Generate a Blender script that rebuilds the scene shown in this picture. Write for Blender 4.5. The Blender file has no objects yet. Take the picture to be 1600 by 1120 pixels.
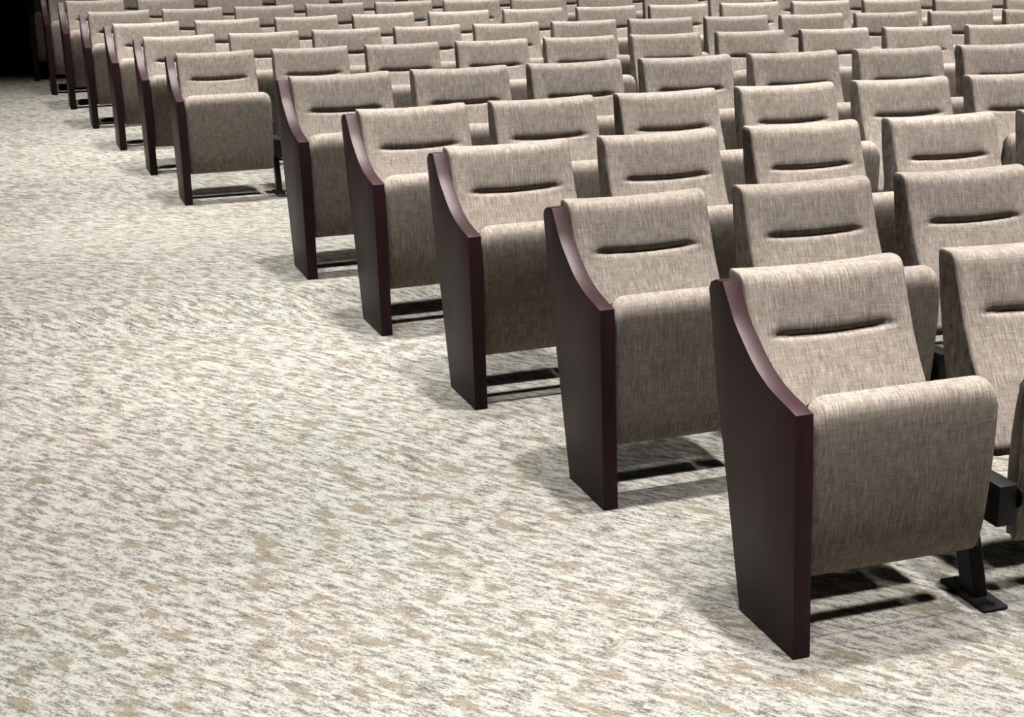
import bpy, bmesh, math, random
from mathutils import Vector, Matrix
random.seed(7)

# ------------------------------------------------------------------ camera, world, lights, exposure
SC = 1.07                                    # metres per solved unit
F_PX, PITCH, ROLL, YAW, EYE = 2358.08, -17.5294, -0.7654, 20.0382, 1.6462
scene = bpy.context.scene
COL = scene.collection

def setup_camera():
    pi, ro, ya = (math.radians(a) for a in (PITCH, ROLL, YAW))
    fw = Vector((math.sin(ya)*math.cos(pi), math.cos(ya)*math.cos(pi), math.sin(pi)))
    r = Vector((math.cos(ya), -math.sin(ya), 0)); u = r.cross(fw)
    r2 = r*math.cos(ro) + u*math.sin(ro); u2 = -r*math.sin(ro) + u*math.cos(ro)
    cam = bpy.data.cameras.new('camera'); ob = bpy.data.objects.new('camera', cam); COL.objects.link(ob)
    m = Matrix((r2, u2, -fw)).transposed().to_4x4(); m.translation = Vector((0, 0, EYE*SC))
    ob.matrix_world = m
    cam.sensor_fit = 'HORIZONTAL'; cam.sensor_width = 36.0; cam.lens = 36.0*F_PX/1600.0
    cam.clip_start = 0.05; cam.clip_end = 100
    scene.camera = ob
setup_camera()

world = bpy.data.worlds.new('world'); scene.world = world; world.use_nodes = True
bg = world.node_tree.nodes['Background']
bg.inputs[0].default_value = (0.30, 0.26, 0.30, 1); bg.inputs[1].default_value = 0.02

CEIL = 9.0
LAMP_X = (0.6, 3.0, 5.4, 7.8, 10.2, 12.6)
LAMP_Y = (1.7, 4.4, 7.1, 9.8, 12.4)
LAMP_TILT = 4.0                              # degrees, aimed slightly towards the aisle
LAMP_PITCH = 1.2                             # and slightly towards the stage
LAMP_W = 2150.0
LAMP_CONE = 42.0
LAMP_COL = (1.0, 0.985, 0.962)
scene.view_settings.view_transform = 'Standard'
scene.view_settings.look = 'None'
scene.view_settings.exposure = 1.94
scene.view_settings.gamma = 1.0
scene.view_settings.use_curve_mapping = False

# ------------------------------------------------------------------ helpers
ORD = ['first', 'second', 'third', 'fourth', 'fifth', 'sixth', 'seventh', 'eighth', 'ninth', 'tenth', 'eleventh', 'twelfth', 'thirteenth', 'fourteenth', 'fifteenth', 'sixteenth']
def mesh_obj(name, verts, faces, mat, parent=None, smooth=True, scale=SC):
    me = bpy.data.meshes.new(name)
    me.from_pydata([tuple(c*scale for c in v) for v in verts], [], faces); me.update()
    me.materials.append(mat)
    if smooth:
        for p in me.polygons: p.use_smooth = True
    o = bpy.data.objects.new(name, me); COL.objects.link(o); o.parent = parent
    return o
def bm_obj(name, bm, mat, parent=None, scale=SC, smooth_angle=None):
    bmesh.ops.recalc_face_normals(bm, faces=bm.faces)
    for v in bm.verts: v.co *= scale
    me = bpy.data.meshes.new(name); bm.to_mesh(me); bm.free(); me.materials.append(mat)
    if smooth_angle is not None:
        for p in me.polygons: p.use_smooth = True
        me.set_sharp_from_angle(angle=math.radians(smooth_angle))
    o = bpy.data.objects.new(name, me); COL.objects.link(o); o.parent = parent
    return o
def bm_prism(poly, x0, x1):
    """polygon in (y, z) extruded along x"""
    bm = bmesh.new()
    a = [bm.verts.new((x0, y, z)) for y, z in poly]; b = [bm.verts.new((x1, y, z)) for y, z in poly]
    n = len(poly)
    bm.faces.new(a); bm.faces.new(b[::-1])
    for i in range(n): bm.faces.new((a[i], b[i], b[(i+1) % n], a[(i+1) % n]))
    return bm
def bm_box(bm, x0, x1, y0, y1, z0, z1):
    v = [bm.verts.new((x, y, z)) for z in (z0, z1) for y in (y0, y1) for x in (x0, x1)]
    for f in ((0, 1, 3, 2), (4, 5, 7, 6), (0, 1, 5, 4), (2, 3, 7, 6), (0, 2, 6, 4), (1, 3, 7, 5)):
        bm.faces.new([v[i] for i in f])
def bevel(bm, w, seg=2, angle=25):
    bmesh.ops.recalc_face_normals(bm, faces=bm.faces)
    ed = [e for e in bm.edges if len(e.link_faces) == 2 and e.calc_face_angle(0) > math.radians(angle)]
    bmesh.ops.bevel(bm, geom=ed, offset=w, segments=seg, profile=0.6, affect='EDGES', clamp_overlap=True)
def interp(pts, t):
    if t <= pts[0][0]: return pts[0][1]
    for (a, va), (b, vb) in zip(pts, pts[1:]):
        if t <= b: return va + (vb-va)*(t-a)/(b-a)
    return pts[-1][1]
def sstep(a, b, t):
    t = max(0.0, min(1.0, (t-a)/(b-a))); return t*t*(3-2*t)
def tag(o, label=None, cat=None, group=None, kind=None):
    if label: o['label'] = label
    if cat: o['category'] = cat
    if group: o['group'] = group
    if kind: o['kind'] = kind
    return o

# ------------------------------------------------------------------ materials
def new_mat(name):
    m = bpy.data.materials.new(name); m.use_nodes = True
    nt = m.node_tree; return m, nt, nt.nodes['Principled BSDF']
def nd(nt, typ, **kw):
    n = nt.nodes.new(typ)
    for k, v in kw.items():
        if k.startswith('i_'):
            key = k[2:]; n.inputs[int(key) if key.isdigit() else key].default_value = v
        else: setattr(n, k, v)
    return n
def mapping(nt, src, scale, rot=(0, 0, 0)):
    if any(rot):
        r = nd(nt, 'ShaderNodeMapping'); r.inputs['Rotation'].default_value = rot; nt.links.new(src, r.inputs['Vector']); src = r.outputs[0]
    mp = nd(nt, 'ShaderNodeMapping'); mp.inputs['Scale'].default_value = scale
    nt.links.new(src, mp.inputs['Vector']); return mp.outputs[0]
def noise(nt, vec, scale=1, detail=2, rough=0.5, dist=0.0):
    n = nd(nt, 'ShaderNodeTexNoise'); n.inputs['Scale'].default_value = scale; n.inputs['Detail'].default_value = detail
    n.inputs['Roughness'].default_value = rough; n.inputs['Distortion'].default_value = dist
    nt.links.new(vec, n.inputs['Vector']); return n.outputs['Fac']
def ramp(nt, fac, stops, interp_='LINEAR'):
    r = nd(nt, 'ShaderNodeValToRGB'); cr = r.color_ramp; cr.interpolation = interp_
    while len(cr.elements) > 1: cr.elements.remove(cr.elements[-1])
    cr.elements[0].position = stops[0][0]; cr.elements[0].color = stops[0][1]
    for p, c in stops[1:]:
        e = cr.elements.new(p); e.color = c
    nt.links.new(fac, r.inputs[0]); return r.outputs[0]
def mix(nt, fac, a, b, mode='MIX'):
    n = nd(nt, 'ShaderNodeMix', data_type='RGBA', blend_type=mode)
    for s, v in ((n.inputs[0], fac), (n.inputs[6], a), (n.inputs[7], b)):
        if hasattr(v, 'node'): nt.links.new(v, s)
        else: s.default_value = v
    return n.outputs[2]
def g(v): return (v, v, v, 1)
ALB = 0.20                                   # photograph tone to surface albedo
def srgb(r, gg, b):
    f = lambda c: (c/255/12.92) if c/255 <= 0.04045 else ((c/255+0.055)/1.055)**2.4
    return (f(r)*ALB, f(gg)*ALB, f(b)*ALB, 1)

def make_fabric():
    m, nt, b = new_mat('heather_linen_fabric')
    tc = nd(nt, 'ShaderNodeTexCoord'); oi = nd(nt, 'ShaderNodeObjectInfo')
    off = nd(nt, 'ShaderNodeVectorMath', operation='SCALE'); off.inputs[3].default_value = 37.0
    cx = nd(nt, 'ShaderNodeCombineXYZ')
    for i in range(3): nt.links.new(oi.outputs['Random'], cx.inputs[i])
    nt.links.new(cx.outputs[0], off.inputs[0])
    add = nd(nt, 'ShaderNodeVectorMath', operation='ADD'); nt.links.new(tc.outputs['Object'], add.inputs[0]); nt.links.new(off.outputs[0], add.inputs[1])
    P = add.outputs[0]
    warp = noise(nt, mapping(nt, P, (460, 32, 22)), 1, 2, 0.55)
    weft = noise(nt, mapping(nt, P, (20, 300, 460)), 1, 2, 0.55)
    fine = noise(nt, P, 520, 1, 0.6)
    blotch = noise(nt, P, 38, 2, 0.5)
    base = srgb(158, 147, 135)
    c = ramp(nt, warp, [(0.36, srgb(146, 135, 124)), (0.48, srgb(192, 181, 168)), (0.60, srgb(203, 192, 179)), (0.68, srgb(246, 238, 226))])
    c2 = ramp(nt, weft, [(0.36, srgb(152, 141, 131)), (0.48, srgb(194, 183, 170)), (0.62, srgb(203, 192, 179)), (0.70, srgb(240, 231, 218))])
    c = mix(nt, 0.36, c, c2)
    f = ramp(nt, fine, [(0.3, g(0.70)), (0.7, g(1.24))])
    c = mix(nt, 0.8, c, f, 'MULTIPLY')
    bl = ramp(nt, blotch, [(0.35, (1.39, 1.34, 1.335, 1)), (0.65, (1.68, 1.62, 1.615, 1))])
    c = mix(nt, 1.0, c, bl, 'MULTIPLY')
    nt.links.new(c, b.inputs['Base Color'])
    b.inputs['Roughness'].default_value = 0.92
    b.inputs['Specular IOR Level'].default_value = 0.07
    pass
    bump = nd(nt, 'ShaderNodeBump'); bump.inputs['Strength'].default_value = 0.25; bump.inputs['Distance'].default_value = 0.001
    ad = nd(nt, 'ShaderNodeMath', operation='ADD'); nt.links.new(warp, ad.inputs[0]); nt.links.new(weft, ad.inputs[1])
    nt.links.new(ad.outputs[0], bump.inputs['Height']); nt.links.new(bump.outputs[0], b.inputs['Normal'])
    return m
def make_wood():
    m, nt, b = new_mat('dark_mahogany_wood')
    tc = nd(nt, 'ShaderNodeTexCoord')
    n = noise(nt, mapping(nt, tc.outputs['Object'], (60, 60, 5)), 1, 4, 0.6, 0.4)
    c = ramp(nt, n, [(0.3, (0.0125, 0.0046, 0.0056, 1)), (0.7, (0.0180, 0.0064, 0.0075, 1))])
    nt.links.new(c, b.inputs['Base Color'])
    b.inputs['Roughness'].default_value = 0.46; b.inputs['Specular IOR Level'].default_value = 0.15; b.inputs['Specular Tint'].default_value = (1, 0.88, 0.86, 1)
    return m
def make_carpet():
    m, nt, b = new_mat('mottled_cream_carpet')
    tc = nd(nt, 'ShaderNodeTexCoord'); P = tc.outputs['Object']
    rot = (0, 0, math.radians(52))
    st = noise(nt, mapping(nt, P, (15, 50, 36), rot), 1, 5, 0.66, 0.2)
    st2 = noise(nt, mapping(nt, P, (75, 160, 110), rot), 1, 3, 0.7)
    pile = noise(nt, P, 300, 2, 0.75)
    blot = noise(nt, mapping(nt, P, (10, 18, 14), rot), 1, 3, 0.6, 0.2)
    big = noise(nt, P, 1.6, 3, 0.6)
    a = nd(nt, 'ShaderNodeMath', operation='MULTIPLY_ADD'); nt.links.new(st2, a.inputs[0]); a.inputs[1].default_value = 0.6; nt.links.new(st, a.inputs[2])
    a2 = nd(nt, 'ShaderNodeMath', operation='MULTIPLY_ADD'); nt.links.new(pile, a2.inputs[0]); a2.inputs[1].default_value = 0.5; nt.links.new(a.outputs[0], a2.inputs[2])
    sc = nd(nt, 'ShaderNodeMath', operation='MULTIPLY'); nt.links.new(a2.outputs[0], sc.inputs[0]); sc.inputs[1].default_value = 1/2.1
    c = ramp(nt, sc.outputs[0], [(0.39, srgb(112, 108, 99)), (0.45, srgb(152, 147, 136)), (0.482, srgb(184, 178, 166)), (0.51, srgb(214, 208, 195)), (0.57, srgb(232, 227, 214))])
    # brown flecks where the larger blots peak
    bm_ = nd(nt, 'ShaderNodeMath', operation='MULTIPLY_ADD'); nt.links.new(st2, bm_.inputs[0]); bm_.inputs[1].default_value = 0.35; nt.links.new(blot, bm_.inputs[2])
    k = ramp(nt, bm_.outputs[0], [(0.75, g(0)), (0.80, g(0.8))])
    br = ramp(nt, pile, [(0.35, srgb(134, 118, 96)), (0.65, srgb(190, 176, 152))])
    c = mix(nt, k, c, br)
    tint = ramp(nt, big, [(0.35, (0.99, 1.03, 1.045, 1)), (0.65, (1.04, 1.025, 1.055, 1))])
    c = mix(nt, 1.0, c, tint, 'MULTIPLY')
    nt.links.new(c, b.inputs['Base Color'])
    b.inputs['Roughness'].default_value = 0.97; b.inputs['Specular IOR Level'].default_value = 0.03
    bump = nd(nt, 'ShaderNodeBump'); bump.inputs['Strength'].default_value = 0.5; bump.inputs['Distance'].default_value = 0.003
    nt.links.new(sc.outputs[0], bump.inputs['Height']); nt.links.new(bump.outputs[0], b.inputs['Normal'])
    return m
def make_plain(name, col, rough, spec=0.5, metal=0.0, nscale=90, namp=0.12):
    m, nt, b = new_mat(name)
    tc = nd(nt, 'ShaderNodeTexCoord'); n = noise(nt, tc.outputs['Object'], nscale, 3, 0.6)
    lo = tuple(c*(1-namp) for c in col[:3])+(1,); hi = tuple(min(1, c*(1+namp)) for c in col[:3])+(1,)
    nt.links.new(ramp(nt, n, [(0.3, lo), (0.7, hi)]), b.inputs['Base Color'])
    b.inputs['Roughness'].default_value = rough; b.inputs['Specular IOR Level'].default_value = spec; b.inputs['Metallic'].default_value = metal
    return m
M_FAB, M_WOOD, M_CARPET = make_fabric(), make_wood(), make_carpet()
M_BLACK = make_plain('black_powder_coat', srgb(16, 16, 18), 0.5, 0.22)
M_WALL = make_plain('matt_black_wall', srgb(20, 20, 20), 0.95, 0.1, nscale=8)
M_CEIL = make_plain('dark_ceiling_paint', srgb(60, 56, 56), 0.9, 0.2, nscale=5)
M_SHELL = make_plain('dark_plastic_back', srgb(45, 38, 40), 0.6)
M_LAMP, _nt, _b = new_mat('downlight_lens')
_b.inputs['Base Color'].default_value = (1, 1, 1, 1); _b.inputs['Emission Color'].default_value = (1, 0.93, 0.84, 1); _b.inputs['Emission Strength'].default_value = 6

# ------------------------------------------------------------------ seating layout (solved units)
KAP = 0.0464
ROW_X = [1.6179, 1.5627, 1.4764, 1.4039, 1.2954, 1.1344, 1.0688, 0.9953, 0.9115, 0.8354, 0.7623, 0.688]
ROW_Y = [2.623, 3.554, 4.4015, 5.2727, 6.0159, 8.3671, 9.3062, 10.2472, 11.2052, 12.1215, 13.0627, 14.01]
ROW_Z = [-0.0259, -0.0261, 0.0042, 0.0229, 0.0752, -0.0451, -0.0319, -0.0214, -0.008, 0.0147, 0.0153, 0.0264]
ROW_A = [0.0109, 0.0051, -0.006, -0.0191, -0.0081, 0.0118, 0.0102, -0.005, 0.0112, 0.0024, 0.001, -0.0037]
ROW_P = [0.571, 0.5468, 0.5566, 0.5363, 0.5329, 0.5379, 0.5225, 0.5392, 0.5237, 0.535, 0.535, 0.535]
SX = 0.2832
def arc(k, s):
    a = ROW_A[k] + KAP*s; m = ROW_A[k] + KAP*s/2; h = KAP*s/2
    c = s*(math.sin(h)/h if abs(h) > 1e-9 else 1)
    return ROW_X[k]+c*math.cos(m), ROW_Y[k]-c*math.sin(m), a

def floor_z(x, y):
    u = y
    for _ in range(4):
        xl = interp(list(zip(ROW_Y, ROW_X)), u); ps = interp(list(zip(ROW_Y, ROW_A)), u)
        dx = x-xl; u = y + (ps*dx + KAP/2*dx*dx if dx > 0 else 0)
    for k in range(12):
        if u < ROW_Y[k]-0.04: break
    else: return ROW_Z[11]
    if k == 0: return ROW_Z[0]
    return ROW_Z[k-1] + (ROW_Z[k]-ROW_Z[k-1])*sstep(ROW_Y[k-1]+0.34, ROW_Y[k]-0.06, u)

# ------------------------------------------------------------------ room shell
X0, X1, Y0, Y1 = -4.6, 13.0, -4.0, 14.58
def make_room():
    nx, ny = 120, 240
    vs = [(X0+(X1-X0)*i/nx, Y0+(Y1-Y0)*j/ny) for j in range(ny+1) for i in range(nx+1)]
    vs = [(x, y, floor_z(x, y)-0.0006) for x, y in vs]
    fs = [(j*(nx+1)+i, j*(nx+1)+i+1, (j+1)*(nx+1)+i+1, (j+1)*(nx+1)+i) for j in range(ny) for i in range(nx)]
    tag(mesh_obj('floor', vs, fs, M_CARPET), 'mottled cream, grey and beige carpet of the sloping aisle', kind='structure')
    H = CEIL/SC
    def wall(name, x0, x1, y0, y1, z0, z1, mat, label):
        bm = bmesh.new(); bm_box(bm, x0, x1, y0, y1, z0, z1); tag(bm_obj(name, bm, mat), label, kind='structure')
    wall('wall_back', X0, X1, Y1, Y1+.15, -.2, H, M_WALL, 'matt black wall behind the last row')
    wall('wall_left', X0-.15, X0, Y0-.15, Y1+.15, -.2, H, M_WALL, 'matt black wall across the aisle')
    wall('wall_right', X1, X1+.15, Y0-.15, Y1+.15, -.2, H, M_WALL, 'matt black wall at the far side of the rows')
    wall('wall_front', X0, X1, Y0-.15, Y0, -.2, H, M_WALL, 'matt black wall on the stage side')
    wall('ceiling', X0-.15, X1+.15, Y0-.15, Y1+.15, H, H+.15, M_CEIL, 'dark painted auditorium ceiling')
make_room()

def make_lamps():
    n = 24; proto = None
    for ix, x in enumerate(LAMP_X):
        for iy, y in enumerate(LAMP_Y):
            o = bpy.data.objects.new('ceiling_downlight', None); COL.objects.link(o); o.location = (x, y, CEIL-0.03)
            tag(o, 'round recessed ceiling downlight, '+ORD[iy]+' from the stage in the '+ORD[ix]+' line from the aisle', 'downlight', 'ceiling downlights')
            if proto is None:
                bm = bmesh.new()
                ri, ro, d = 0.12, 0.145, 0.03
                rings = [[bm.verts.new((r*math.cos(2*math.pi*i/n), r*math.sin(2*math.pi*i/n), z)) for i in range(n)] for r, z in ((ro, d), (ro, -.004), (ri, -.004), (ri, d))]
                for a, b in zip(rings, rings[1:]):
                    for i in range(n): bm.faces.new((a[i], a[(i+1) % n], b[(i+1) % n], b[i]))
                rim = bm_obj('rim', bm, M_BLACK, o, 1.0)
                bm = bmesh.new(); bmesh.ops.create_circle(bm, cap_ends=True, segments=n, radius=ri)
                for v in bm.verts: v.co.z = 0.02
                lens = bm_obj('lens', bm, M_LAMP, o, 1.0)
                proto = (rim, lens)
                ld = bpy.data.lights.new('lamp', 'SPOT'); ld.energy = LAMP_W; ld.color = LAMP_COL
                ld.shadow_soft_size = 0.2; ld.spot_size = math.radians(LAMP_CONE); ld.spot_blend = 1.0
            else:
                for p in proto:
                    c = p.copy(); COL.objects.link(c); c.parent = o
            lo = bpy.data.objects.new('lamp', ld); COL.objects.link(lo); lo.parent = o; lo.location = (0, 0, -0.02); lo.rotation_euler = (math.radians(-LAMP_PITCH), math.radians(LAMP_TILT), 0)
make_lamps()

# ------------------------------------------------------------------ chair parts (local: x along row, y to the rear, z up; origin = chair centre line, row front)
BW, BT = 0.22, 0.785
FRONT = [(0.33, 0.195), (0.37, 0.212), (0.42, 0.236), (0.50, 0.284), (0.55, 0.318), (0.62, 0.357), (0.69, 0.388), (0.785, 0.424)]
REAR = [(0.33, 0.385), (0.51, 0.444), (0.66, 0.484), (0.76, 0.502), (0.785, 0.504)]
SEAM = 0.632
def rnd(t, r):                                # quarter-round inset for a distance t from the edge
    if t >= r: return 0.0
    q = 1-t/r; return r*(1-math.sqrt(max(0, 1-q*q)))
def build_backrest():
    r = 0.014
    xs = [-BW, -BW+.001, -BW+.003, -BW+.007, -BW+.014, -BW+.024, -.18, -.165, -.15, -.14, -.13, -.115, -.09, -.06, -.03]
    xs = xs+[0]+[-x for x in reversed(xs)]
    zs = [.33, .36, .40, .44, .48, .52, .55, .58, .60, .612, .620, .625, .628, .630, .632, .635, .640, .647, .655, .665, .68, .70, .72, .74, .755, .764, .772, .778, .7825, BT]
    def fy(x, z):
        y = interp(FRONT, z)
        ax = abs(x); fade = 1-sstep(.128, .178, ax)
        zz = z - (SEAM + .006*(ax/.15)**2)
        wide = 1-sstep(.12, .215, ax)
        if zz >= 0:
            pad = -.007*sstep(.0, .12, zz)                       # upper pad stands steeper than the flanks
            curl = .022*math.exp(-zz/.010)                       # and curls under into the seam
            y += pad*(.3*wide+.7*fade) + curl*fade
        else:
            y += .022*math.exp(zz/.003)*fade - .003*wide*math.exp(-((zz+.09)/.06)**2)
        y += rnd(BW-ax, r) + rnd(BT-z, .022)
        return y
    def by(x, z): return interp(REAR, z) - rnd(BW-abs(x), .012) - rnd(BT-z, .018)
    nx, nz = len(xs), len(zs); vs = []; fs = []
    for fn in (fy, by):
        for z in zs:
            for x in xs: vs.append((x, fn(x, z), z-.007*(1-(x/BW)**2)*sstep(.66, .78, z)))
    F = lambda i, j: j*nx+i
    B = lambda i, j: nx*nz + j*nx+i
    for j in range(nz-1):
        for i in range(nx-1):
            fs.append((F(i, j), F(i+1, j), F(i+1, j+1), F(i, j+1)))
            fs.append((B(i, j), B(i, j+1), B(i+1, j+1), B(i+1, j)))
        fs.append((F(0, j), F(0, j+1), B(0, j+1), B(0, j)))
        fs.append((F(nx-1, j), B(nx-1, j), B(nx-1, j+1), F(nx-1, j+1)))
    for i in range(nx-1):
        fs.append((F(i, 0), B(i, 0), B(i+1, 0), F(i+1, 0)))
        fs.append((F(i, nz-1), F(i+1, nz-1), B(i+1, nz-1), B(i, nz-1)))
    return vs, fs
SW = 0.238
def loft(profile, w, r, corner=0.0, cz=0.5, rb=0.0):
    """closed (y, z) outline lofted along x with rounded flanks; corner drops the top edge near the flanks"""
    n = len(profile); cy = sum(p[0] for p in profile)/n; czz = sum(p[1] for p in profile)/n
    nrm = []
    for i in range(n):
        a, b = profile[i-1], profile[(i+1) % n]; t = (b[0]-a[0], b[1]-a[1]); l = math.hypot(*t)
        q = (t[1]/l, -t[0]/l)
        nrm.append(q)
    ar = sum(profile[i][0]*profile[(i+1) % n][1]-profile[(i+1) % n][0]*profile[i][1] for i in range(n))
    if ar < 0: nrm = [(-a, -b) for a, b in nrm]
    xs = [-w, -w+.0012, -w+.004, -w+.009, -w+r, -w+.03, -w+.045, -w+.07, -w*.4]; xs = xs+[0]+[-x for x in reversed(xs)]
    vs = []; fs = []
    for x in xs:
        e = rnd(w-abs(x), r)
        for (y, z), (ny, nz) in zip(profile, nrm):
            yy, zz = y-ny*e, z-nz*e
            if corner: zz -= rnd(w-abs(x), corner)*sstep(cz, .58, z)*.75
            vs.append((x, yy, zz))
    m = len(xs)
    for k in range(m-1):
        for i in range(n):
            fs.append((k*n+i, k*n+(i+1) % n, (k+1)*n+(i+1) % n, (k+1)*n+i))
    for k in (0, m-1):
        c = len(vs); vs.append((xs[k], cy, czz))
        for i in range(n): fs.append((k*n+i, c, k*n+(i+1) % n) if k == 0 else (k*n+(i+1) % n, c, k*n+i))
    return vs, fs
SEAT_PROFILE = [(.086, .162), (.079, .158), (.071, .162), (.064, .173), (.057, .192), (.051, .216), (.046, .245), (.0415, .28), (.0375, .32), (.034, .365), (.0315, .41), (.030, .455), (.0295, .50),
                (.030, .535), (.032, .553), (.036, .567), (.043, .578), (.053, .585), (.066, .590), (.080, .5915), (.087, .57), (.087, .45), (.087, .30), (.087, .20)]
CUSH_PROFILE = [(.088, .172), (.098, .176), (.110, .190), (.119, .22), (.125, .28), (.127, .34), (.125, .42), (.120, .48), (.114, .53), (.107, .560), (.097, .580), (.088, .586)]
def build_seat(parent):
    v, f = loft(SEAT_PROFILE, SW, .018, .05); s = mesh_obj('seat', v, f, M_FAB, parent)
    v, f = loft(CUSH_PROFILE, SW-.002, .014, .05); c = mesh_obj('seat_cushion', v, f, M_FAB, s)
    for o in (s, c):
        bm = bmesh.new(); bm.from_mesh(o.data); bmesh.ops.recalc_face_normals(bm, faces=bm.faces); bm.to_mesh(o.data); bm.free()
        o.data.set_sharp_from_angle(angle=math.radians(50))
    return s, c
PANEL = [(0, 0), (.036, .569), (.080, .5775), (.132, .587), (.165, .5955), (.192, .606), (.218, .617), (.243, .631), (.268, .6475), (.290, .664), (.315, .682), (.338, .702), (.354, .720), (.368, .738), (.385, .758), (.400, .778),
         (.440, .7745), (.461, .765), (.472, .747), (.457, .690), (.438, .606), (.410, .497), (.377, .390), (.339, .264), (.297, .118), (.262, 0)]
PT = 0.0434
def build_panel(parent):
    bm = bm_prism(PANEL, -SX, -SX+PT); bevel(bm, .0022, 2, 30)
    return bm_obj('end_panel', bm, M_WOOD, parent, SC, 35)
def build_stand(parent):
    """stand built for a unit gap centred on x = 0, scaled per row"""
    hw = .016
    leg = [(.103, .010), (.163, .010), (.288, .385), (.288, .402), (.234, .402)]
    bm = bm_prism(leg, -hw, hw); bevel(bm, .002, 1)
    st = bm_obj('stand', bm, M_BLACK, parent, SC, 35)
    bm = bmesh.new(); bm_box(bm, -.0305, .0305, .043, .226, -.001, .010); bevel(bm, .003, 1)
    pl = bm_obj('foot_plate', bm, M_BLACK, st, SC, 35)
    bm = bmesh.new(); bm_box(bm, -.024, .020, .034, .250, .224, .326); bevel(bm, .004, 2)
    hb = bm_obj('hinge_box', bm, M_BLACK, st, SC, 35)
    subs = [pl, hb]
    bm = bmesh.new(); bmesh.ops.create_cone(bm, cap_ends=True, segments=20, radius1=.026, radius2=.022, depth=.010, matrix=Matrix.Translation((.027, .045, .290)) @ Matrix.Rotation(math.pi/2, 4, 'Y'))
    subs.append(bm_obj('pivot_cap', bm, M_BLACK, st, SC, 35))
    for y in (.062, .207):
        bm = bmesh.new(); bmesh.ops.create_cone(bm, cap_ends=True, segments=12, radius1=.007, radius2=.005, depth=.006, matrix=Matrix.Translation((0, y, .0125)))
        subs.append(bm_obj('bolt', bm, M_BLACK, st, SC, 35))
    return st, subs

proto = {}
def link(o, parent):
    c = o.copy(); COL.objects.link(c); c.parent = parent; return c
def make_chair(k, j, last):
    cx, cy, a = arc(k, SX + j*ROW_P[k])
    root = bpy.data.objects.new('auditorium_chair', None); COL.objects.link(root)
    root.location = (cx*SC, cy*SC, ROW_Z[k]*SC); root.rotation_euler = (0, 0, -a); root.empty_display_size = .1
    row = 'nearest row' if k == 0 else ORD[k]+' row from the front'
    if j == 0: lab = 'folded grey-beige fabric aisle seat with dark wood end panel, '+row
    else: lab = 'folded grey-beige fabric seat, '+ORD[j]+' from the aisle in the '+row
    tag(root, lab, 'chair', 'folded auditorium seats in curved rows')
    if not proto:
        v, f = build_backrest(); proto['backrest'] = mesh_obj('backrest', v, f, M_FAB, root)
        proto['seat'], proto['cushion'] = build_seat(root)
        proto['stand'], proto['subs'] = build_stand(root)
        proto['panel'] = build_panel(root)
        st = proto['stand']
    else:
        link(proto['backrest'], root); s = link(proto['seat'], root); link(proto['cushion'], s)
        st = link(proto['stand'], root)
        for q in proto['subs']: link(q, st)
        if j == 0: link(proto['panel'], root)
    gap = ROW_P[k]-2*SW
    st.location.x = ROW_P[k]/2*SC; st.scale.x = min(1.15, (gap-.004)/.064)
    return root

def seen(k, j):
    """does any corner of the chair fall in (or just right of) the frame"""
    cx, cy, a = arc(k, SX + j*ROW_P[k])
    inv = scene.camera.matrix_world.inverted(); mx = my = False
    xs = []; ys = []
    for lx in (-.25, .25):
        for ly in (0, .5):
            for lz in (0, .79):
                p = inv @ (Vector((cx+lx*math.cos(a)+ly*math.sin(a), cy-lx*math.sin(a)+ly*math.cos(a), ROW_Z[k]+lz))*SC)
                xs.append(800+F_PX*p.x/-p.z); ys.append(560-F_PX*p.y/-p.z)
    return min(xs) < 1600 and max(ys) > 0
for k in range(12):
    j = 0
    while j < 16 and seen(k, j):
        make_chair(k, j, False); j += 1
